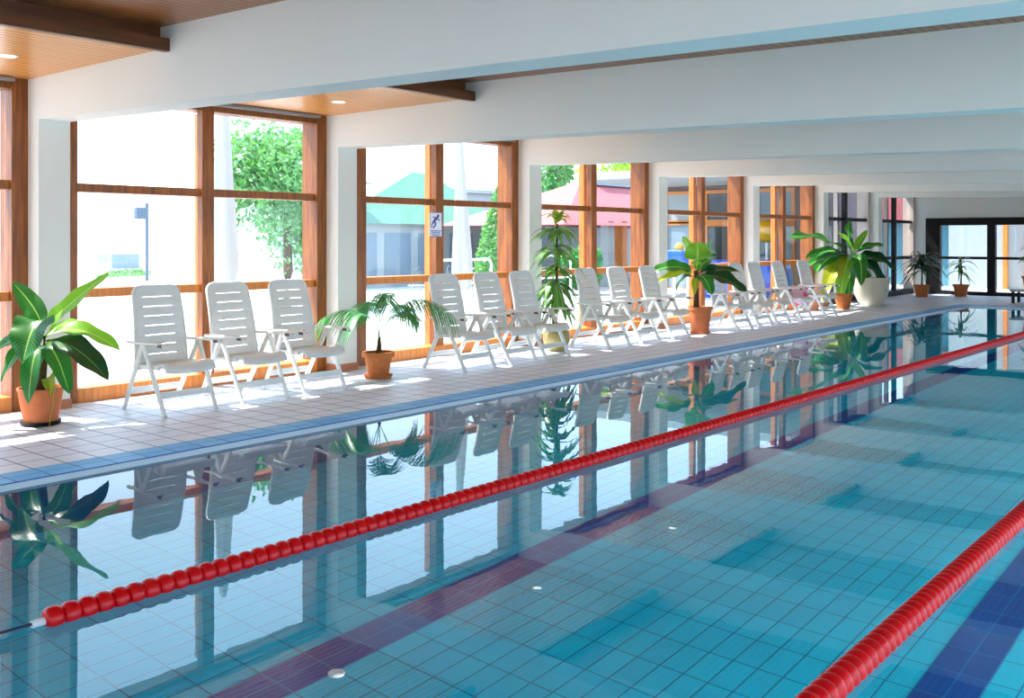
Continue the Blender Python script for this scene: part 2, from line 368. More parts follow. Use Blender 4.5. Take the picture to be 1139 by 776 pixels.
# ------------------------------------------------------------------ reclining plastic chairs
def back_pt(s, lean):      # s 0 bottom .. 1 top
    z = .36 + .73 * s
    x = -.12 - lean * s + .02 * math.sin(math.pi * s) - .02 * s * s
    return x, z
def make_chair(lean):
    root = thing('reclining_chair', 'x', 'chair')
    hw = lambda s: .255 - .03 * s
    # backrest panel with real slots
    rows = []; n = 60
    slots = [(.17 + .115 * k, .17 + .115 * k + .0115) for k in range(7)]
    cuts = sorted({0, .06, .12, .97} | {round(v, 4) for a in slots for v in a} | {round(.15 + .0575 * k, 4) for k in range(14)} | {1.0})
    cuts = [c for i, c in enumerate(cuts)]
    def ww(s):
        w_ = hw(s)
        if s > .9: u = (s - .9) / .1; w_ -= .075 * (1 - math.sqrt(max(0, 1 - u * u)))
        return w_
    cuts = sorted(set(cuts) | {.92, .94, .96, .98, .99})
    vs = []; fs = []
    cols = 9
    for s in cuts:
        x, z = back_pt(s, lean); w_ = ww(s); sl = w_ * .62
        ys = [-w_, -(w_ - .03), -sl, -sl * .5, 0, sl * .5, sl, w_ - .03, w_]
        for k, y in enumerate(ys):
            dx = -.022 * (1 - (y / w_) ** 2) + (-.012 if k in (0, 8) else 0)
            vs.append((x + dx, y, z - .01 * (1 - (y / w_) ** 2) * 0))
    for i in range(len(cuts) - 1):
        mid = (cuts[i] + cuts[i + 1]) / 2
        hole = any(a < mid < b for a, b in slots)
        for k in range(cols - 1):
            if hole and 2 <= k <= 5: continue
            fs.append((i * cols + k, i * cols + k + 1, (i + 1) * cols + k + 1, (i + 1) * cols + k))
    o = MB().add(vs, fs).build('backrest', M['plastic'], root, smooth='auto')
    md = o.modifiers.new('thick', 'SOLIDIFY'); md.thickness = .016; md.offset = 0
    # rim around the backrest
    pl = []
    for s in [.0, .1, .2, .35, .5, .65, .8, .9, .94, .97, .99, 1.0]:
        x, z = back_pt(s, lean); pl.append((x - .012, -ww(s), z))
    pl += [(p[0], -p[1], p[2]) for p in reversed(pl)]
    MB().tube(pl, .011, 8, ry=.02, up=(1, 0, .3)).build('back_rim', M['plastic'], root, smooth=True)
    # seat, with the rolled front lip
    prof = [(-.17, .395), (-.06, .385), (.05, .385), (.14, .395), (.22, .41), (.29, .418), (.335, .41), (.36, .385), (.365, .355)]
    vs = []; fs = []; nc = 9
    for x, z in prof:
        for k in range(nc):
            u = -1 + 2 * k / (nc - 1)
            xx = x - (.035 * u * u if x > .2 else 0)
            vs.append((xx, .235 * u, z + .012 * u * u))
    for i in range(len(prof) - 1):
        for k in range(nc - 1): fs.append((i * nc + k, i * nc + k + 1, (i + 1) * nc + k + 1, (i + 1) * nc + k))
    o = MB().add(vs, fs).build('seat', M['plastic'], root, smooth='auto')
    md = o.modifiers.new('thick', 'SOLIDIFY'); md.thickness = .038; md.offset = 0
    for sy in (-1, 1):
        y1, y0 = sy * .272, sy * .25
        MB().tube([(.035, y1, .6), (.05, y1, .56), (.34, y0, .0)], [.03, .029, .024], 8, ry=.018, up=(0, 1, 0)).build('leg', M['plastic'], root, smooth='auto')
        MB().tube([(.02, y1, .6), (.0, y1, .56), (-.33, y0, .0)], [.03, .029, .024], 8, ry=.018, up=(0, 1, 0)).build('leg', M['plastic'], root, smooth='auto')
        arm = MB().tube([(-.22, y1, .605), (-.1, y1, .605), (.1, y1, .612), (.28, y1, .618), (.36, y1, .606), (.38, y1, .59)], [.02, .026, .028, .03, .028, .02], 8, ry=.014, up=(0, 0, 1)).build('armrest', M['plastic'], root, smooth='auto')
        tag(MB().box(.30, .36, y1 - .033, y1 + .033, .592, .616).build('arm_grip', M['grey_plastic'], arm, bevel=.004), 'dark grey grip')
        # side rail carrying the seat
        MB().tube([(-.16, sy * .245, .4), (.24, sy * .245, .405)], .014, 8, ry=.02).build('seat_rail', M['plastic'], root, smooth='auto')
    zc = .17; xf = .05 + .29 * (.56 - zc) / .56
    MB().tube([(xf, -.258, zc), (xf, .258, zc)], .012, 8, ry=.03, up=(0, 0, 1)).build('crossbar', M['plastic'], root, smooth='auto')
    xb = -.33 * (.56 - zc) / .56
    MB().tube([(xb, -.258, zc), (xb, .258, zc)], .012, 8, ry=.03, up=(0, 0, 1)).build('crossbar', M['plastic'], root, smooth='auto')
    return root
proto = {}
def cl(a): return 'white plastic reclining chair with slatted back, ' + a
CH = [(.735, 4.80, 0, cl('nearest of the row by the big banana plant')),
      (.745, 5.57, .02, cl('middle of the nearest three')),
      (.735, 6.29, 0, cl('third of the nearest three, left of a column')),
      (.85, 8.47, -.02, cl('first one right of the feathery palm')),
      (.86, 9.24, .03, cl('middle one between palm and dracaena')),
      (.88, 9.90, .04, cl('just left of the tall dracaena')),
      (.74, 11.53, .0, cl('first right of the tall dracaena')),
      (.76, 12.30, .02, cl('second right of the tall dracaena')),
      (.78, 13.14, .03, cl('left of the potted banana with trunk')),
      (.96, 14.94, .0, cl('behind the leaves of the trunked banana')),
      (.95, 15.76, .0, cl('second right of the trunked banana pot')),
      (.95, 16.47, .0, cl('third from the far end of the row')),
      (.96, 17.45, .02, cl('with a pink towel on its arm')),
      (.93, 18.68, -.03, cl('last of the row before the far banana clump'))]
for i, (x, y, a, lab) in enumerate(CH):
    lean = .09 if i == 0 else .13
    if lean in proto: o = copy_tree(proto[lean])
    else: o = proto[lean] = make_chair(lean)
    o.location = (x, y, 0); o.rotation_euler.z = a
    tag(o, lab, 'chair', 'poolside reclining chairs')

# ------------------------------------------------------------------ lane ropes
def lane_rope(x, ystart, label, pitch, r, drift=0):
    root = thing('lane_rope', label, 'lane rope', (x, 0, 0), -drift, 'red lane ropes')
    zc = WZ + .012
    MB().tube([(0, PY0 + .01, WZ + .03), (0, ystart, zc), (0, PY1 - .02, zc)], .006, 6).build('cable', M['cable'], root)
    prof = [(.012, -.5), (r * .66, -.495), (r * .86, -.38), (r * .97, -.2), (r, 0), (r * .97, .2), (r * .86, .38), (r * .66, .495), (.012, .5)]
    d = MB().lathe([(a, b * pitch) for a, b in prof], n=18, axis='Y').build('float', M['red'], root, smooth='auto')
    d.location = (0, ystart, zc)
    n = int((PY1 - .35 - ystart) / pitch)
    rest = MB(); nv = len(prof)
    for k in range(1, n):
        if k < 99:
            c = d.copy(); C.objects.link(c); c.parent = root; c.location = (0, ystart + k * pitch, zc)
        else:
            rest.lathe([(a, b * pitch) for a, b in prof], (0, ystart + k * pitch, zc), n=12, axis='Y')
    o = rest.build('float_string', M['red'], root, smooth='auto'); o['kind'] = 'stuff'
    MB().lathe([(.004, -.03), (.016, -.03), (.016, .03), (.004, .03)], (0, ystart - pitch * .8, zc), n=12, axis='Y').build('end_clamp', M['pale_metal'], root)
    return root
lane_rope(4.67, 1.88, 'red lane rope of floats nearer the chairs, its end showing at left', .07, .052, .014)
lane_rope(7.36, 1.6, 'red lane rope of floats nearest the viewer, at lower right', .062, .055)

# ------------------------------------------------------------------ plants
def bez(a, c, b, t): return a * (1 - t) ** 2 + c * 2 * t * (1 - t) + b * t * t
def leaf(parent, base, ctrl, tip, width, mt, roll=0, fold=.25, petiole=.16, wav=.06, n=18, name='leaf', seed=0, blunt=.5):
    base, ctrl, tip = Vector(base), Vector(ctrl), Vector(tip); rnd = random.Random(seed)
    vs = []; fs = []; uvs = []; m = 7
    us = [-1, -.66, -.33, 0, .33, .66, 1]
    ph = rnd.uniform(0, 6)
    for i in range(n + 1):
        t = i / n; p = bez(base, ctrl, tip, t)
        tg = (bez(base, ctrl, tip, min(1, t + .02)) - bez(base, ctrl, tip, max(0, t - .02))).normalized()
        s = tg.cross(Vector((0, 0, 1)))
        if s.length < .05: s = Vector((0, 1, 0))
        s.normalize(); s = Matrix.Rotation(roll, 3, tg) @ s; nrm = s.cross(tg).normalized()
        if t < petiole: w_ = .012 + .0 * t
        else:
            q = (t - petiole) / (1 - petiole)
            w_ = width * (max(0, math.sin(math.pi * q ** .8)) ** blunt) * (1 - .12 * q) * .5
            w_ = max(w_, .004)
        for k, u in enumerate(us):
            e = wav * width * abs(u) ** 2 * math.sin(t * 17 + ph + (2 if u < 0 else 0))
            vs.append(p + s * (u * w_ * math.cos(fold)) + nrm * (abs(u) * w_ * math.sin(fold) + (e if t > petiole else 0)))
            uvs.append(((u + 1) / 2, t))
    for i in range(n):
        for k in range(m - 1): fs.append((i * m + k, i * m + k + 1, (i + 1) * m + k + 1, (i + 1) * m + k))
    me = bpy.data.meshes.new(name); me.from_pydata([tuple(v) for v in vs], [], fs)
    uvl = me.uv_layers.new(name='UVMap')
    for lp in me.loops: uvl.data[lp.index].uv = uvs[lp.vertex_index]
    for p in me.polygons: p.use_smooth = True
    me.materials.append(mt)
    o = bpy.data.objects.new(name, me); C.objects.link(o); o.parent = parent
    return o
class Leaves:
    """many narrow leaves or leaflets in one mesh"""
    def __init__(self): self.v = []; self.f = []; self.uv = []
    def strip(self, pts, width, side, n_prof=(.25, 1, .9, .6, .05)):
        b = len(self.v); k = len(pts)
        for i, p in enumerate(pts):
            t = i / (k - 1); x = t * (len(n_prof) - 1); j = min(int(x), len(n_prof) - 2); w_ = n_prof[j] + (n_prof[j + 1] - n_prof[j]) * (x - j)
            s = Vector(side) * width * .5 * w_; drop = Vector((0, 0, -.15 * width * w_))
            self.v += [tuple(Vector(p) - s + drop), tuple(Vector(p)), tuple(Vector(p) + s + drop)]
            self.uv += [(0.1, t), (.5, t), (.9, t)]
        for i in range(k - 1):
            for c in range(2): self.f.append((b + i * 3 + c, b + i * 3 + c + 1, b + (i + 1) * 3 + c + 1, b + (i + 1) * 3 + c))
    def quad(self, c, size, rnd):
        d = Vector((rnd.gauss(0, 1), rnd.gauss(0, 1), rnd.gauss(0, 1))).normalized(); e = d.orthogonal().normalized()
        f = d.cross(e); a = rnd.uniform(0, 6.28); e2 = e * math.cos(a) + f * math.sin(a); f2 = d.cross(e2)
        b = len(self.v); c = Vector(c)
        self.v += [tuple(c - e2 * size), tuple(c + f2 * size * .45), tuple(c + e2 * size), tuple(c - f2 * size * .45)]
        self.uv += [(.5, 0), (.2, .5), (.5, 1), (.8, .5)]; self.f.append((b, b + 1, b + 2, b + 3))
    def build(self, name, mt, parent=None, smooth=True):
        me = bpy.data.meshes.new(name); me.from_pydata(self.v, [], self.f); uvl = me.uv_layers.new(name='UVMap')
        for lp in me.loops: uvl.data[lp.index].uv = self.uv[lp.vertex_index]
        for p in me.polygons: p.use_smooth = smooth
        me.materials.append(mt); o = bpy.data.objects.new(name, me); C.objects.link(o)
        if parent: o.parent = parent
        return o
def pot(root, r0, r1, h, mt, rim=.018, rimh=.05, saucer=None, sm=None):
    MB().lathe([(.001, 0), (r0, 0), (r0 + (r1 - r0) * .9, h - rimh), (r1 + rim, h - rimh + .004), (r1 + rim * 1.1, h), (r1 - .012, h), (r1 - .02, h - .05), (.001, h - .06)], n=36).build('pot', mt, root, smooth='auto')
    MB().lathe([(.001, h - .035), (r1 - .018, h - .04)], n=24).build('soil', M['soil'], root)
    if saucer: MB().lathe([(.001, .001), (saucer, .001), (saucer + .02, .035), (saucer + .012, .035), (saucer - .01, .012), (.001, .012)], n=32).build('saucer', sm or mt, root, smooth='auto')

# image-plane axes of the viewer, used to lay the foliage out at the plant's own distance
TH = math.atan((1475 - 569.5) / 1094)
RI = Vector((math.cos(TH), math.sin(TH), 0)); FW = Vector((-math.sin(TH), math.cos(TH), 0))
def lo(r, u, f=0):   # right, up, away in metres about a plant's own base
    return RI * r + FW * f + Vector((0, 0, u))

# 1 big banana plant, left
p = thing('potted_banana', 'broad-leaved banana plant in plain terracotta pot at far left by a white column', 'potted plant', (.56, 3.74, 0))
pot(p, .125, .178, .30, M['terra'], .002, .02)
MB().lathe([(.001, .0), (.15, .0), (.158, .03), (.15, .032), (.001, .015)], n=32).build('saucer', M['black_frame'], p, smooth='auto')
MB().tube([lo(0, .25), lo(.01, .42), lo(.03, .58), lo(.03, .72)], [.04, .036, .03, .016], 10).build('stem', M['bark'], p, smooth=True)
s = lambda x, y: ((x - 45) * .00735, (470 - y) * .00735)       # from the pot's foot, metres
def L1(bx, by, cx_, cy_, tx, ty, w_, mt, f0=0, f1=0, f2=0, **k):
    return leaf(p, lo(*s(bx, by), f0), lo(*s(cx_, cy_), f1), lo(*s(tx, ty), f2), w_, M[mt], **k)
L1(47, 366, 62, 345, 115, 303, .17, 'banana_young', 0, .05, .1, roll=.9, seed=1)
L1(47, 366, 42, 345, 5, 313, .19, 'banana', 0, .05, .12, roll=-.9, seed=2)
L1(46, 372, 22, 365, -12, 402, .20, 'banana', 0, -.1, -.15, roll=-.5, seed=3)
L1(48, 360, 50, 338, 45, 398, .36, 'banana', 0, -.16, -.3, roll=0, seed=4, petiole=.2)
L1(50, 374, 80, 352, 127, 391, .21, 'banana_young', 0, .1, .12, roll=.5, seed=5)
L1(50, 378, 85, 372, 126, 420, .25, 'banana_dark', 0, -.05, -.1, roll=.55, seed=6)
L1(50, 384, 72, 375, 92, 431, .20, 'banana', 0, -.18, -.25, roll=.35, seed=7)
L1(47, 386, 50, 375, 50, 442, .20, 'banana', 0, -.22, -.28, roll=.1, seed=8)
L1(46, 384, 28, 370, 12, 420, .17, 'banana', 0, -.1, -.15, roll=-.5, seed=9)
L1(48, 384, 58, 370, 72, 404, .14, 'banana_young', 0, .12, .2, roll=.3, seed=10)
L1(46, 376, 62, 352, 80, 362, .12, 'banana_young', 0, .22, .3, roll=.2, seed=13)
L1(54, 418, 62, 412, 64, 436, .13, 'banana_yellow', 0, -.1, -.13, roll=.6, seed=11, petiole=.02)
vine = [lo(*s(66, 428), -.06), lo(*s(70, 432), -.17), lo(*s(71, 445), -.19), lo(*s(68, 456), -.19), lo(*s(67, 467), -.19)]
lv = Leaves()
MB().tube(vine, .004, 5).build('trailing_vine', M['banana_yellow'], p)

# 2 feathery palm
p2 = thing('potted_palm', 'feathery palm with arching fronds in a worn terracotta pot right of the first three chairs', 'potted plant', (.70, 7.33, 0))
pot(p2, .105, .155, .285, M['terra_worn'], .02, .055, .14)
def q2(x, y): return ((x - 422) * .0098, (417 - y) * .0098)
MB().tube([lo(.0, .22), lo(.01, .33), lo(.012, .44)], [.035, .028, .016], 10).build('trunk', M['bark'], p2, smooth=True)
def frond(parent, base, ctrl, tip, ll, nleaf, mt, seed, name='frond', start=.3, hang=.75, wl=.016):
    rnd = random.Random(seed); base, ctrl, tip = Vector(base), Vector(ctrl), Vector(tip); L_ = Leaves()
    stem = [bez(base, ctrl, tip, i / 14) for i in range(15)]
    for i in range(14):
        t = (stem[i + 1] - stem[i]).normalized(); sd = t.cross(Vector((0, 0, 1)));
        if sd.length < .05: sd = RI.copy()
        L_.strip([stem[i], stem[i + 1]], .010, sd.normalized(), (1, 1))
    for k in range(nleaf):
        t = start + (1 - start) * k / (nleaf - 1); p_ = bez(base, ctrl, tip, t)
        tg = (bez(base, ctrl, tip, min(1, t + .02)) - bez(base, ctrl, tip, max(0, t - .02))).normalized()
        sd = tg.cross(Vector((0, 0, 1)))
        if sd.length < .1: sd = RI.copy()
        sd.normalize()
        for sg in (-1, 1):
            l_ = ll * (.55 + .45 * math.sin(math.pi * min(1, .25 + .7 * (t - start) / (1 - start)))) * rnd.uniform(.85, 1.1)
            d = (sd * sg * .8 + tg * .75 + Vector((0, 0, -.1 + rnd.uniform(-.1, .15)))).normalized()
            pts = [p_ + d * l_ * a + Vector((0, 0, -hang * l_ * a * a)) for a in (0, .25, .5, .75, 1)]
            L_.strip(pts, wl, tg.cross(d).normalized().cross(d).normalized(), (.4, 1, .9, .6, .05))
    return L_.build(name, mt, parent)
F2 = [(452, 300, 506, 345, -.1, -.2, .36, 26), (405, 322, 362, 350, -.05, -.15, .36, 24), (412, 318, 384, 366, -.25, -.3, .30, 26), (440, 312, 462, 352, .1, .2, .30, 26),
      (425, 300, 438, 330, -.1, -.35, .30, 26), (415, 312, 395, 345, .2, .3, .30, 24), (445, 325, 470, 350, -.25, -.35, .28, 24)]
for i, (a, b_, c_, d_, f1, f2, ll, nl) in enumerate(F2):
    frond(p2, lo(.012, .42), lo(*q2(a, b_), f1), lo(*q2(c_, d_), f2), ll, nl, M['palm'], 20 + i, hang=.85 if i in (0, 1) else .6)
# 3 dracaena in an olive pot
p3 = thing('potted_dracaena', 'tall slender dracaena with drooping leaf tiers in a rounded olive glazed pot', 'potted plant', (.62, 10.66, 0))
MB().lathe([(.001, 0), (.10, 0), (.15, .06), (.188, .15), (.18, .23), (.15, .285), (.16, .31), (.145, .31), (.135, .27), (.001, .26)], n=40).build('pot', M['olive'], p3, smooth='auto')
MB().lathe([(.001, .275), (.13, .27)], n=24).build('soil', M['soil'], p3)
MB().tube([lo(0, .24), lo(.01, .7), lo(0, 1.2), lo(.01, 1.72)], [.026, .022, .019, .012], 8).build('trunk', M['bark'], p3, smooth=True)
MB().tube([lo(-.04, .24), lo(-.05, .6), lo(-.04, .92)], [.02, .017, .012], 8).build('trunk', M['bark'], p3, smooth=True)
rnd = random.Random(5)
def whorl(name, zc, n, ln, el, mt, wd=.05, zs=.06, cx_=0, droop=.9):
    L_ = Leaves()
    for k in range(n):
        a = k * 2.4 + rnd.uniform(-.3, .3); e = el + rnd.uniform(-.3, .3); l_ = ln * rnd.uniform(.75, 1.1)
        b_ = lo(cx_, zc + rnd.uniform(-zs, zs)); hz = Vector((math.cos(a), math.sin(a), 0))
        d = hz * math.cos(e) + Vector((0, 0, math.sin(e)))
        pts = [b_ + d * l_ * t + Vector((0, 0, -droop * l_ * t * t)) for t in (0, .2, .4, .6, .8, 1)]
        L_.strip(pts, wd, Vector((-math.sin(a), math.cos(a), 0)), (.35, .9, 1, .8, .45, .05))
    return L_.build(name, mt, p3)
whorl('leaf_crown', 1.78, 22, .34, .9, M['dracaena_tip'], .085, .04, .01, .75)
whorl('leaf_tier', 1.60, 26, .50, .55, M['dracaena_mid'], .09, .06, .0, .9)
whorl('leaf_tier', 1.36, 22, .46, .45, M['dracaena_mid'], .08, .08, .0, .9)
whorl('leaf_tier', 1.10, 16, .42, .45, M['dracaena_mid'], .085, .06, .0, .8)
whorl('leaf_tier', .88, 34, .46, .6, M['dracaena_mid'], .09, .09, -.02, 1.3)
whorl('leaf_tier', .66, 14, .36, .4, M['dracaena_mid'], .08, .08, .02, 1.3)

# 4 banana with trunk
p4 = thing('potted_banana', 'banana plant with dark trunk and long dark leaves, in terracotta pot amid the chairs', 'potted plant', (.93, 14.06, 0))
pot(p4, .135, .19, .43, M['terra'], .012, .05, .15)
def q4(x, y): return ((x - 781) * .01437, (370 - y) * .01437)
MB().tube([lo(*q4(777, 346)), lo(*q4(777, 320)), lo(*q4(777, 300))], [.05, .038, .03], 10).build('trunk', M['bark'], p4, smooth=True)
def L4(bx, by, a, b_, c_, d_, w_, mt, f1=0, f2=0, **k):
    return leaf(p4, lo(*q4(bx, by)), lo(*q4(a, b_), f1), lo(*q4(c_, d_), f2), w_, M[mt], **k)
L4(776, 302, 775, 280, 764, 262, 0.22, 'banana_young', .1, .15, roll=1.2, seed=21, petiole=.3)
L4(777, 302, 778, 285, 779, 268, 0.46, 'banana_young', -.1, .05, roll=0, seed=22, petiole=.25)
L4(778, 303, 784, 290, 798, 288, 0.24, 'banana', .15, .25, roll=.4, seed=23)
L4(778, 304, 795, 294, 829, 302, 0.23, 'banana_dark', .1, .15, roll=.5, seed=24)
L4(778, 305, 805, 302, 830, 323, 0.35, 'banana_dark', -.1, -.15, roll=.6, seed=25)
L4(776, 303, 758, 290, 728, 300, 0.32, 'banana', -.05, -.1, roll=-.6, seed=26)
L4(776, 304, 760, 296, 732, 312, 0.22, 'banana_yellow', -.12, -.2, roll=-.5, seed=27)
L4(776, 307, 762, 302, 755, 327, 0.22, 'banana_dark', .1, .15, roll=-.4, seed=28)
L4(778, 306, 784, 302, 789, 326, 0.27, 'banana', -.25, -.35, roll=.2, seed=29)
L4(777, 308, 774, 306, 772, 326, 0.14, 'banana_yellow', -.2, -.25, roll=.1, seed=30)

# 5 far banana clump in a cream planter, and a small terracotta pot plant
p5 = thing('potted_banana', 'sprawling banana clump with large leaves in a big cream planter near the far corner', 'potted plant', (.58, 22.75, 0))
def q5(x, y): return ((x - 966) * .0207, (336 - y) * .0207)
MB().lathe([(.001, 0), (.26, 0), (.36, .22), (.40, .5), (.42, .6), (.43, .63), (.39, .63), (.37, .55), (.001, .54)], n=40).build('planter', M['cream'], p5, smooth='auto')
MB().lathe([(.001, .57), (.375, .56)], n=24).build('soil', M['soil'], p5)
D5 = (p5.location - Vector((XC, 0, 0))).dot(FW)
def v5(x, y, f):      # point seen at x, y lying f metres behind the planter's middle
    d_ = D5 + f
    return Vector((XC, 0, H)) + FW * d_ + RI * ((x - 569.5) / 1094 * d_) + Vector((0, 0, -(y - 266) / 1094 * d_)) - p5.location
MB().tube([v5(966, 308, 0), v5(958, 296, 0), v5(948, 282, 0)], [.09, .07, .05], 10).build('stem', M['banana_young'], p5, smooth=True)
def L5(bx, by, a, b_, c_, d_, w_, mt, f1=0, f2=0, **k):
    return leaf(p5, v5(bx, by, 0), v5(a, b_, f1), v5(c_, d_, f2), w_, M[mt], **k)
L5(948, 284, 915, 258, 877, 264, .36, 'banana', -1.5, -2.5, roll=-.5, seed=31, wav=.12)
L5(947, 284, 925, 272, 896, 287, .32, 'banana', -1.1, -1.9, roll=-.4, seed=32)
L5(948, 282, 940, 262, 945, 246, .30, 'banana', 0, .1, roll=1.0, seed=33)
L5(949, 282, 955, 268, 965, 256, .20, 'banana_young', 0, .1, roll=.7, seed=34)
L5(950, 283, 965, 270, 984, 273, .26, 'banana', 0, .1, roll=.5, seed=35)
L5(950, 286, 975, 280, 995, 300, .44, 'banana_dark', -.2, -.2, roll=.55, seed=36)
L5(950, 288, 972, 288, 986, 324, .40, 'banana_dark', -.2, -.3, roll=.5, seed=37)
L5(946, 286, 925, 276, 906, 304, .44, 'banana', -.9, -1.5, roll=-.3, seed=38)
L5(948, 288, 940, 280, 934, 338, .40, 'banana_young', -.5, -.7, roll=.1, seed=39)
L5(948, 288, 945, 290, 944, 336, .36, 'banana', -.3, -.5, roll=.3, seed=40)
L5(946, 288, 925, 286, 916, 334, .36, 'banana_yellow', -.8, -1.15, roll=-.3, seed=41)
L5(947, 286, 960, 276, 958, 318, .36, 'banana', -.5, -.7, roll=.2, seed=43)
L5(946, 284, 918, 280, 893, 300, .32, 'banana', -1.1, -1.9, roll=-.3, seed=44)
L5(948, 284, 950, 270, 930, 258, .24, 'banana_young', -.1, -.2, roll=-.8, seed=45)
L5(947, 286, 930, 275, 935, 312, .34, 'banana_yellow', -.7, -.9, roll=0, seed=42)
p6 = thing('flower_pot', 'small dark terracotta pot under the drooping leaves of the far banana clump', 'pot', (.62, 20.95, 0))
pot(p6, .12, .2, .33, M['terra_worn'], .015, .05)
p7 = thing('flower_pot', 'large pale terracotta pot behind the last reclining chair', 'pot', (.2, 20.2, 0))
pot(p7, .16, .24, .55, M['terra_pale'], .015, .06)

# far corner plants, dark against the glazed end wall
def far_plant(name, label, loc, sc, mt, seed, n=26, hgt=.7, potm='terra_worn'):
    r_ = thing(name, label, 'potted plant', loc)
    pot(r_, .14, .19, .32, M[potm], .015, .05)
    MB().tube([(0, 0, .25), (.01, 0, .25 + hgt * .6), (0, .01, .25 + hgt)], [.03, .025, .015], 8).build('stem', M['bark'], r_, smooth=True)
    rn = random.Random(seed); L_ = Leaves()
    for k in range(n):
        a = k * 2.4 + rn.uniform(-.3, .3); e = rn.uniform(.1, 1.1); l_ = sc * rn.uniform(.7, 1.1); zc = .25 + hgt * rn.uniform(.45, 1)
        d = Vector((math.cos(a) * math.cos(e), math.sin(a) * math.cos(e), math.sin(e)))
        pts = [Vector((0, 0, zc)) + d * l_ * t + Vector((0, 0, -.8 * l_ * t * t)) for t in (0, .2, .4, .6, .8, 1)]
        L_.strip(pts, .06, Vector((-math.sin(a), math.cos(a), 0)), (.35, .9, 1, .8, .45, .05))
    L_.build('foliage', mt, r_); return r_
far_plant('potted_yucca', 'dark bushy pot plant in the far left corner before the black glazed screen', (.5, 26.7, 0), .85, M['banana_dark'], 51, 80, .8)
far_plant('potted_yucca', 'spiky pot plant standing at the middle post of the black glazed screen', (1.25, 27.5, 0), .6, M['dracaena'], 52, 26, .7)
tb = thing('low_table', 'low grey table at the far pool end by the right edge of the view', 'table', (3.35, 25.7, 0))
MB().box(-.45, .45, -.35, .35, .27, .32).build('table_top', M['metal'], tb, bevel=.008)
for sx in (-1, 1):
    for sy in (-1, 1): MB().box(sx * .38 - .03, sx * .38 + .03, sy * .28 - .03, sy * .28 + .03, 0, .27).build('leg', M['black_frame'], tb)
far_plant('potted_dracaena', 'potted dracaena standing on the low grey table at the right edge', (3.3, 25.7, .322), .42, M['dracaena'], 53, 30, .85)

# pink towel over the arm of a chair
tw = MB(); vs = []; fs = []
for i in range(13):
    t = i / 12
    if t < .45: zz = .63 - (.45 - t) / .45 * .30; yy = -.04
    elif t > .55: zz = .63 - (t - .55) / .45 * .36; yy = .045
    else: zz = .635; yy = -.04 + (t - .45) / .1 * .085
    for k in range(7): vs.append((-.16 + .32 * k / 6, yy + .012 * math.sin(k * 1.9 + t * 4), zz))
for i in range(12):
    for k in range(6): fs.append((i * 7 + k, i * 7 + k + 1, (i + 1) * 7 + k + 1, (i + 1) * 7 + k))
tm = mat('towel_cloth', S((236, 120, 140)), .9); nt = tm.node_tree; N = nt.nodes
vo = N.new('ShaderNodeTexVoronoi'); vo.inputs['Scale'].default_value = 9; tcn = N.new('ShaderNodeTexCoord'); cr = N.new('ShaderNodeValToRGB')
cr.color_ramp.interpolation = 'CONSTANT'; e = cr.color_ramp.elements; e[0].color = S((240, 96, 110)); e[1].color = S((240, 200, 220)); e[1].position = .4; x_ = e.new(.7); x_.color = S((190, 190, 236))
nt.links.new(tcn.outputs['Object'], vo.inputs['Vector']); nt.links.new(vo.outputs['Color'], cr.inputs[0]); nt.links.new(cr.outputs[0], N['Principled BSDF'].inputs['Base Color'])
o = tw.add(vs, fs).build('beach_towel', tm, None, smooth=True, loc=(1.0, 17.73, 0)); md = o.modifiers.new('thick', 'SOLIDIFY'); md.thickness = .008
tag(o, 'pink patterned towel hung over a chair arm towards the far end of the row', 'towel')

# slip warning notice on the second window
sg = thing('warning_notice', 'white notice with a blue slipping figure stuck on the window mullion', 'sign', (-.19, 9.17, 1.70))
mw, mb_ = mat('notice_white', S((226, 234, 242)), .5), mat('notice_blue', S((44, 66, 150)), .5)
MB().box(-.004, 0, -.13, .1, -.16, .16).build('board', mw, sg)
bd = MB()
for a in ((-.13, .1, .152, .16), (-.13, .1, -.16, -.152), (-.13, -.122, -.16, .16), (.092, .1, -.16, .16)): bd.box(0, .002, *a)
bd.build('border', mb_, sg)
fg = MB()
fg.lathe([(.001, 0), (.02, 0), (.02, .002), (.001, .002)], (0, 0, 0), n=14)
fg.v = [(z_, x_ + .022, y_ + .112) for x_, y_, z_ in fg.v]
def bar2(y0, z0, y1, z1, w_):
    d = Vector((0, y1 - y0, z1 - z0)).normalized(); n_ = Vector((0, -d.z, d.y)) * w_ / 2
    a_, b2 = Vector((0, y0, z0)), Vector((0, y1, z1))
    fg.hexa([a_ - n_, b2 - n_, b2 + n_, a_ + n_], [v_ + Vector((.002, 0, 0)) for v_ in (a_ - n_, b2 - n_, b2 + n_, a_ + n_)])
for q in ((.01, .09, -.05, .05, .034), (-.05, .05, -.02, -.0, .024), (-.02, 0, -.07, -.045, .02), (-.05, .05, -.085, .01, .022), (-.085, .01, -.1, -.04, .016), (.005, .09, .05, .05, .014), (-.005, .085, -.075, .1, .014)): bar2(*q)
fg.build('slipping_figure', mb_, sg)
tx = MB()
for k, (a, b_) in enumerate(((-.105, .075), (-.095, .065), (-.105, .07), (-.08, .05))):
    y_ = a
    rr = random.Random(k)
    while y_ < b_: l_ = rr.uniform(.018, .045); tx.box(0, .002, y_, min(b_, y_ + l_), -.075 - k * .02 - .011, -.075 - k * .02); y_ += l_ + .008
tx.build('text_lines', mb_, sg)

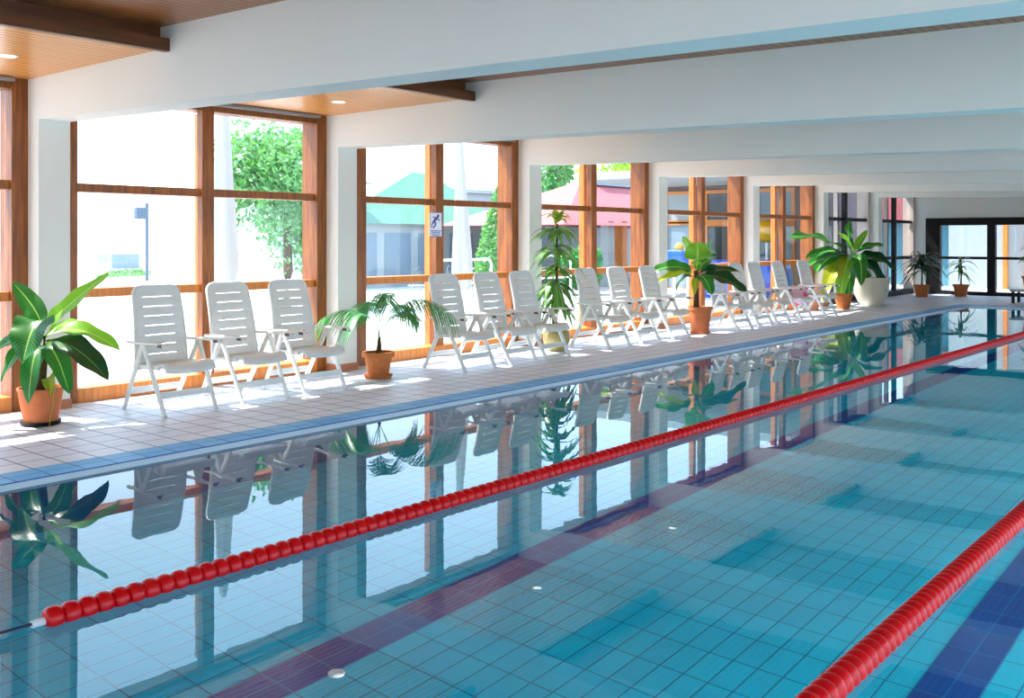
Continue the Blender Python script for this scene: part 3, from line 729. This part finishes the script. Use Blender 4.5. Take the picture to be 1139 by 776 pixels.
# underwater lamps added out of view to brighten the pool floor
for k in range(7):
    y = 2.5 + 3.3 * k
    t = thing('added_pool_lamp', None, None, (PX1, y, -.6)); t['kind'] = 'structure'
    MB().lathe([(.19, -.02), (.19, .0), (.16, .02)], n=24).build('added_lamp_ring', M['pale_metal'], t).rotation_euler = (0, R(-90), 0)
    MB().lathe([(.001, .004), (.165, .004)], n=24).build('lamp_lens', M['rim'], t).rotation_euler = (0, R(-90), 0)
    al = bpy.data.lights.new('added_pool_light', 'AREA'); al.shape = 'DISK'; al.size = .3; al.energy = ADDED_LAMP; al.color = (1, .98, .92)
    ao = bpy.data.objects.new('added_pool_light', al); C.objects.link(ao); ao.parent = t; ao.location = (-.03, 0, 0); ao.rotation_euler = (0, R(90), 0)

# pool floor inlet
fi = thing('floor_inlet', 'small round white inlet cover on the pool floor', 'pool fitting', (5.14, 2.98, FZ))
MB().lathe([(.001, .004), (.012, .008), (.026, .005), (.03, .009), (.038, .007), (.04, 0)], n=24).build('cover', M['rim'], fi, smooth=True)

# ------------------------------------------------------------------ outside
OUT = {}
OUT['pave'] = mat('pale_paving', S((190, 190, 190)), .85, .2, noise=.06, nscale=1.5)
OUT['canvas'] = mat('white_canvas', S((168, 170, 168)), .9, .1)
OUT['pale_wall'] = mat('pale_render', S((150, 160, 164)), .8, .2)
OUT['green_roof'] = mat('green_roof', S((84, 130, 108)), .6)
OUT['pink_roof'] = mat('pink_roof_tiles', S((160, 78, 82)), .7, noise=.06)
OUT['mauve'] = mat('mauve_render', S((88, 74, 80)), .8)
OUT['bluegrey'] = mat('blue_grey_glazing', S((112, 132, 146)), .25)
OUT['blue'] = mat('blue_plastic', S((14, 78, 190)), .35)
OUT['yellow'] = mat('yellow_plastic', S((220, 160, 10)), .35)
OUT['teal'] = mat('teal_plastic', S((70, 170, 150)), .5)
OUT['dark'] = mat('dark_glazing', S((40, 38, 44)), .15)
o = struct('ground', MB().box(-120, -.2, -60, 120, -.35, -.03).box(-.2, 60, YF + .25, 120, -.35, -.03).box(XR + .25, 60, -60, YF + .25, -.35, -.03).box(-.2, XR + .25, -60, YN - .25, -.35, -.03), OUT['pave'])

def tree(name, label, loc, crown, nleaf, size, mt, trunk_h, seed, blobs=9, cat='tree'):
    r_ = thing(name, label, cat, loc); rn = random.Random(seed)
    rx, ry, rz, zc = crown
    if trunk_h: MB().tube([(0, 0, -.05), (.05, .03, trunk_h * .6), (0, 0, zc)], [.14, .11, .05], 8).build('trunk', M['bark'], r_, smooth=True)
    L_ = Leaves(); bl = []
    for k in range(blobs):
        d = Vector((rn.gauss(0, 1), rn.gauss(0, 1), rn.gauss(0, 1))).normalized() * rn.uniform(.35, .8)
        bl.append((Vector((d.x * rx, d.y * ry, zc + d.z * rz)), rn.uniform(.3, .5)))
    for k in range(nleaf):
        c, q = rn.choice(bl); d = Vector((rn.gauss(0, 1), rn.gauss(0, 1), rn.gauss(0, 1))).normalized() * rn.uniform(.6, 1.05) * q
        L_.quad(c + Vector((d.x * rx, d.y * ry, d.z * rz)), size * rn.uniform(.6, 1.3), rn)
    L_.build('foliage', mt, r_, False); return r_
def conifer(name, label, loc, h, r, nleaf, size, mt, seed, cat='tree'):
    r_ = thing(name, label, cat, loc); rn = random.Random(seed)
    MB().tube([(0, 0, -.05), (0, 0, h * .8)], [.08, .03], 6).build('trunk', M['bark'], r_)
    L_ = Leaves()
    for k in range(nleaf):
        t = rn.random() ** 1.4; a = rn.uniform(0, 6.28); rr = r * (1 - t) ** .7 * rn.uniform(.6, 1.05) * (min(1, t * 8 + .5))
        L_.quad((rr * math.cos(a), rr * math.sin(a), .1 + h * t), size * rn.uniform(.6, 1.3), rn)
    L_.build('foliage', mt, r_, False); return r_
tree('broadleaf_tree', 'leafy green tree beyond the terrace seen through the first whole window', (-9.5, 13.9, 0), (1.75, 1.75, 1.95, 2.75), 9000, .085, M['tree'], 1.3, 61, 24)
conifer('conifer', 'slim pointed conifer rising behind the dracaena', (-16.7, 33.3, 0), 4.1, .75, 3500, .11, M['conifer'], 62)
tree('round_bush', 'bright green bush beside the slim conifer behind the dracaena', (-16.4, 35.2, 0), (.7, .9, 1.1, 2.3), 4000, .11, M['conifer'], .6, 63, 9, 'bush')
tree('broadleaf_tree', 'pale loose tree high above the conifer', (-24, 42, 0), (2.4, 2.4, 2.6, 5.2), 2500, .16, M['tree'], 4, 64, 8)
tree('broadleaf_tree', 'yellow green tree showing over the pink roof', (-20, 46, 0), (3, 4, 2.4, 5.6), 5000, .18, M['tree_yellow'], 4, 65, 12)
conifer('conifer', 'pale green conifer at the right of the window with the notice', (-8.6, 20.35, 0), 2.9, .85, 5000, .07, M['tree'], 66)
tree('low_hedge', 'low green shrubs under the pink roof behind the dracaena', (-7.4, 22.2, 0), (.6, .9, .8, .65), 6000, .08, M['conifer'], 0, 67, 12, 'bush')
tree('low_hedge', 'pale flowering shrubs by the white cabin beyond the terrace', (-30, 22.4, 0), (1, 2.6, .5, -.1), 2500, .12, M['tree'], 0, 68, 8, 'bush')

def parasol(loc, h, label, lean):
    r_ = thing('closed_parasol', label, 'parasol', loc, 0, 'closed parasols on the terrace')
    m = MB(); prof = [(.03, h), (.06, h - .12), (.09, h - .7), (.13, h - 1.5), (.17, h - 2.2), (.19, h - 2.7), (.13, h - 2.95)]; n = 20; vs = []
    for r, z in prof:
        for k in range(n):
            a = 2 * math.pi * k / n; q = r * (1 + .22 * math.cos(a * 5 + z)); vs.append((q * math.cos(a), q * math.sin(a) + lean * (z - 1), z))
    m.add(vs, [(i * n + k, i * n + (k + 1) % n, (i + 1) * n + (k + 1) % n, (i + 1) * n + k) for i in range(len(prof) - 1) for k in range(n)])
    m.build('canopy', OUT['canvas'], r_, smooth=True)
    MB().tube([(0, -lean, -.03), (0, lean * (h - 1), h)], .025, 8).build('pole', M['pale_metal'], r_)
    MB().box(-.35, .35, -.35, .35, -.03, .05).build('base', OUT['pave'], r_, bevel=.01)
parasol((-4, 8.55, 0), 3.75, 'tall closed white parasol outside the first whole window', .0)
parasol((-4.5, 14.35, 0), 3.45, 'tall closed white parasol outside the window with the notice', -.03)

t = thing('lamp_post', 'grey lamp post with square floodlight beyond the terrace', 'lamp post', (-25, 19.45, 0))
MB().tube([(0, 0, -.03), (0, 0, 2.85)], .06, 8).build('post', M['post_grey'], t)
MB().box(-.12, .12, -.46, -.02, 2.25, 2.68).build('floodlight', M['post_grey'], t, bevel=.02)
t = thing('white_cabin', 'small white cabin with blue grey doors far beyond the terrace', 'cabin', (-40, 26.9, 0))
MB().box(-1.5, 0, -.8, .8, -.1, .75).build('wall', OUT['pale_wall'], t)
MB().box(0, .02, -.75, .1, -.1, .68).build('door', OUT['bluegrey'], t); MB().box(0, .02, .16, .75, -.1, .68).build('door', OUT['bluegrey'], t)
MB().box(-1.6, .1, -.9, .9, .75, .82).build('roof', M['pale_metal'], t)

# green roofed building
b = thing('green_roofed_building', 'pale building with green hipped roof and a chimney flue across the terrace', 'building', (-14.4, 0, 0))
MB().box(-2.9, 0, 19.4, 27.0, -.03, 2.0).build('wall', OUT['pale_wall'], b)
MB().add([(.3, 19.1, 2.0), (.3, 27.3, 2.0), (-3.2, 27.3, 2.0), (-3.2, 19.1, 2.0), (-1.6, 24.3, 3.85), (-1.6, 25.2, 3.85)],
         [(0, 1, 5, 4), (2, 3, 4, 5), (3, 0, 4), (1, 2, 5), (0, 3, 2, 1)]).build('roof', OUT['green_roof'], b)
for y in (20.0, 21.5, 23.0, 24.5): MB().box(0, .03, y, y + 1.15, .1, 1.7).build('window', OUT['bluegrey'], b)
fu = MB().lathe([(.2, 1.9), (.2, 3.15)], (-.2, 20.55, 0), n=16).build('chimney_flue', M['metal'], b, smooth=True)
MB().lathe([(.001, 3.33), (.46, 3.28), (.46, 3.24), (.001, 3.24)], (-.2, 20.55, 0), n=16).build('flue_cap', M['metal'], fu)
b = thing('flat_roofed_building', 'pale flat roofed building behind the right hand parasol', 'building', (-18.6, 0, 0))
MB().box(-5, 0, 27.3, 38, -.03, 3.5).build('wall', OUT['pale_wall'], b)
MB().box(-.1, .15, 27.3, 38, 3.42, 3.56).build('parapet', M['metal'], b)
wn = MB().box(0, .04, 29.4, 31, .6, 1.6).build('window', OUT['bluegrey'], b); MB().box(0, .5, 29.2, 31.2, 1.7, 2.1).build('awning', OUT['canvas'], b)
# pink roofed pavilion
b = thing('pink_roofed_pavilion', 'pavilion with big pink tiled roof behind the dracaena', 'building', (-9.5, 0, 0))
MB().add([(.6, 23.6, 1.95), (.6, 34, 1.95), (-4.6, 34, 1.95), (-4.6, 23.6, 1.95), (-2.3, 28.6, 3.6), (-2.3, 34, 3.6)],
         [(0, 1, 5, 4), (2, 3, 4, 5), (3, 0, 4), (1, 2, 5), (0, 3, 2, 1)]).build('roof', OUT['pink_roof'], b)
MB().box(-2.7, -1.9, 29.0, 34, 3.45, 3.8).build('roof_light', OUT['bluegrey'], b)
for y, mt in ((26.3, OUT['pale_wall']), (27.1, M['oak']), (28.6, M['oak'])): MB().box(.1, .4, y, y + .32, -.03, 2.1).build('post', mt, b)
MB().box(-3, -2.9, 25, 33, -.03, 1.95).build('wall', OUT['bluegrey'], b)
# annex facing back along the terrace
b = thing('annex', 'annex with wooden door frames and dark windows at the end of the terrace', 'building', (0, 27, 0))
MB().box(-7.6, -2.3, 0, 4, -.03, 3.6).build('wall', OUT['mauve'], b)
MB().box(-7.6, -.65, -4.6, .1, 3.15, 3.35).build('canopy', OUT['pale_wall'], b)  # canopy added to shade the last windows and the far corner
for x0, x1, z0, z1, mt in ((-7.3, -6.5, 0, 1.95, 'bluegrey'), (-7.3, -6.5, 2.1, 2.9, 'pale_wall'), (-5.9, -4.7, .9, 1.9, 'dark'), (-5.9, -4.7, 2.1, 2.9, 'dark'), (-4.2, -3.2, 2.1, 2.9, 'bluegrey'), (-4.2, -3.2, .3, 1.9, 'bluegrey')):
    f_ = MB()
    for q in ((x0 - .1, x0, z0, z1), (x1, x1 + .1, z0, z1), (x0 - .1, x1 + .1, z1, z1 + .1), (x0 - .1, x1 + .1, z0 - .1, z0)): f_.box(q[0], q[1], -.06, .02, max(q[2], -.03), q[3])
    fr_ = f_.build('window_frame', M['oak'] if x0 < -3 else M['black_frame'], b)
    MB().box(x0, x1, -.02, .01, max(z0, -.03), z1).build('pane', OUT[mt], fr_)
tree('low_hedge', 'leafy green shrub before the annex window', (-5.45, 26.3, 0), (.3, .25, .6, 1.0), 900, .07, M['tree'], .5, 70, 5, 'bush')
# playground things
t = thing('yellow_ball', 'big yellow inflatable ball on the terrace seen through the fifth window', 'ball', (-3.4, 25.75, 1.74))
MB().ball((0, 0, 0), .32, 24, 16).build('shell', OUT['yellow'], t, smooth=True)
MB().tube([(0, 0, -1.77), (0, 0, -.31)], .035, 8).build('pole', M['pale_metal'], t)
t = thing('paddling_pool', 'blue paddling pool on the terrace beneath the yellow ball', 'paddling pool', (-3.2, 24.1, 0))
MB().lathe([(1.1, -.03), (1.2, .25), (1.2, .6), (1.1, .95), (1.0, .95), (1.0, .3)], n=28).build('wall', OUT['blue'], t, smooth=True)
MB().lathe([(.001, .2), (1.02, .2)], n=28).build('bottom', OUT['teal'], t)
tree('low_hedge', 'teal green shrub behind the yellow ball', (-4.3, 26.2, 0), (.45, .3, .5, 1.2), 2500, .08, M['conifer'], .5, 71, 8, 'bush')
t = thing('play_slide', 'blue play slide on the terrace left of the yellow ball', 'slide', (-4.2, 22.4, 0))
MB().hexa([(-.25, -.35, .95), (.25, -.35, .95), (.25, .35, .7), (-.25, .35, .7)], [(-.25, -.35, 1.25), (.25, -.35, 1.25), (.25, .35, 1.05), (-.25, .35, 1.05)]).build('chute', OUT['blue'], t, bevel=.05)
for sx in (-.2, .2): MB().tube([(sx, 0, -.03), (sx, 0, .85)], .03, 8).build('leg', M['pale_metal'], t)
MB().ball((-.05, 0, 1.3), .12, 12, 8).build('knob', OUT['yellow'], t, smooth=True)

# wire chairs, tables and tube rails on the terrace
def wire_chair():
    r_ = thing('wire_chair', 'x', 'outdoor chair', (0, 0, 0))
    arc = [(.25 * math.cos(a), -.22 + 0 * a, .45 + .42 * math.sin(a)) for a in [math.pi * k / 12 for k in range(13)]]
    MB().tube(arc, .014, 6, up=(0, 1, 0)).build('back_hoop', M['post_grey'], r_, smooth=True)
    MB().tube([(.17 * math.cos(a), -.22, .45 + .30 * math.sin(a)) for a in [math.pi * k / 12 for k in range(13)]], .01, 6, up=(0, 1, 0)).build('back_hoop', M['post_grey'], r_, smooth=True)
    MB().lathe([(.001, .45), (.22, .45), (.23, .44), (.22, .43), (.001, .43)], n=18).build('seat', M['metal'], r_)
    for sx in (-1, 1):
        for sy in (-1, 1): MB().tube([(sx * .15, sy * .15, .44), (sx * .2, sy * .2, -.03)], .012, 6).build('leg', M['metal'], r_)
    return r_
wc = wire_chair()
WC = [(-7.6, 16.2, 1.2, 'leftmost wire chair seen under the green roofed building'), (-7.9, 17.3, 2.0, 'second wire chair from left under the green roofed building'), (-7.9, 18.2, .7, 'wire chair left of the notice post, third from left'),
      (-6.9, 18.3, 1.6, 'wire chair seen just right of the closed parasol by the notice'), (-7.0, 19.0, .9, 'wire chair before the pale conifer'), (-5.2, 14.6, 2.2, 'wire chair by the trunk of the leafy tree')]
for i, (x, y, a, lab) in enumerate(WC):
    o = wc if i == 0 else copy_tree(wc); o.location = (x, y, 0); o.rotation_euler.z = a; tag(o, 'metal ' + lab, 'outdoor chair', 'wire chairs on the terrace')
def rail(y0, x, y1, z, label):
    r_ = thing('tube_rail', label, 'railing', (x, y0, 0), 0, 'white tube rails')
    w_ = y1 - y0
    MB().tube([(0, 0, -.03), (0, 0, z - .1), (0, .04, z - .03), (0, .1, z), (0, w_ - .1, z), (0, w_ - .04, z - .03), (0, w_, z - .1), (0, w_, -.03)], .03, 8, up=(1, 0, 0)).build('hoop', M['pale_metal'], r_, smooth=True)
    MB().tube([(0, 0, z * .5), (0, w_, z * .5)], .02, 8).build('middle_bar', M['pale_metal'], r_)
rail(15.2, -6.2, 17.2, 1.05, 'white tube rail before the green roofed building')
rail(18.2, -6.2, 20.3, 1.1, 'white tube rail before the pale conifer')
# glazed passage beyond the far wall
b = thing('pale_garden_wall', 'pale wall with orange posts beyond the black glazed screen', 'wall', (0, 33, 0))
MB().box(-.6, 14, 0, .3, -.03, 3.2).build('panel', OUT['pale_wall'], b)
for x in (1.02, 1.62): MB().box(x, x + .12, -.15, 0, -.03, 3.2).build('post', M['oak'], b)
b = thing('shed', 'blue green shed seen through the last dark window', 'shed', (-2.9, 34, 0))
MB().box(-2.4, 2.1, 0, 3, -.03, 2.1).build('wall', mat('teal_boards', S((70, 128, 146)), .7), b); MB().box(-2.5, 2.2, -.3, 3.2, 2.1, 3.0).build('roof', OUT['pink_roof'], b)

# ------------------------------------------------------------------ light, sky, camera
sun = bpy.data.lights.new('sun', 'SUN'); sun.energy = 13; sun.angle = R(.6); sun.color = (1, .95, .86)
so = bpy.data.objects.new('sun', sun); C.objects.link(so)
d = Vector((1.0, .32, -1.62)).normalized(); so.rotation_euler = d.to_track_quat('-Z', 'Y').to_euler()
wd = bpy.data.worlds.new('sky'); bpy.context.scene.world = wd; wd.use_nodes = True; nt = wd.node_tree; N = nt.nodes; L = nt.links.new
bg = N['Background']; tc = N.new('ShaderNodeTexCoord'); sp = N.new('ShaderNodeSeparateXYZ'); cr = N.new('ShaderNodeValToRGB')
L(tc.outputs['Generated'], sp.inputs[0]); L(sp.outputs[2], cr.inputs[0]); L(cr.outputs[0], bg.inputs[0])
e = cr.color_ramp.elements; e[0].position = .0; e[0].color = (.60, .80, 1, 1); e[1].position = .8; e[1].color = (.50, .72, 1, 1)
bg.inputs[1].default_value = 2.8

cam = bpy.data.cameras.new('camera'); co = bpy.data.objects.new('camera', cam); C.objects.link(co)
cam.sensor_width = 36; cam.lens = 36 * 1094 / 1139; cam.shift_y = -(388 - 266) / 1139
co.location = (XC, 0, H); co.rotation_euler = (R(90), 0, TH)
cam.clip_end = 500
sc = bpy.context.scene; sc.camera = co
sc.view_settings.view_transform = 'Standard'; sc.view_settings.look = 'None'; sc.view_settings.gamma = 1; sc.view_settings.exposure = .5; sc.view_settings.use_curve_mapping = False
sc.cycles.max_bounces = 14; sc.cycles.diffuse_bounces = 6; sc.cycles.transparent_max_bounces = 24; sc.cycles.transmission_bounces = 10
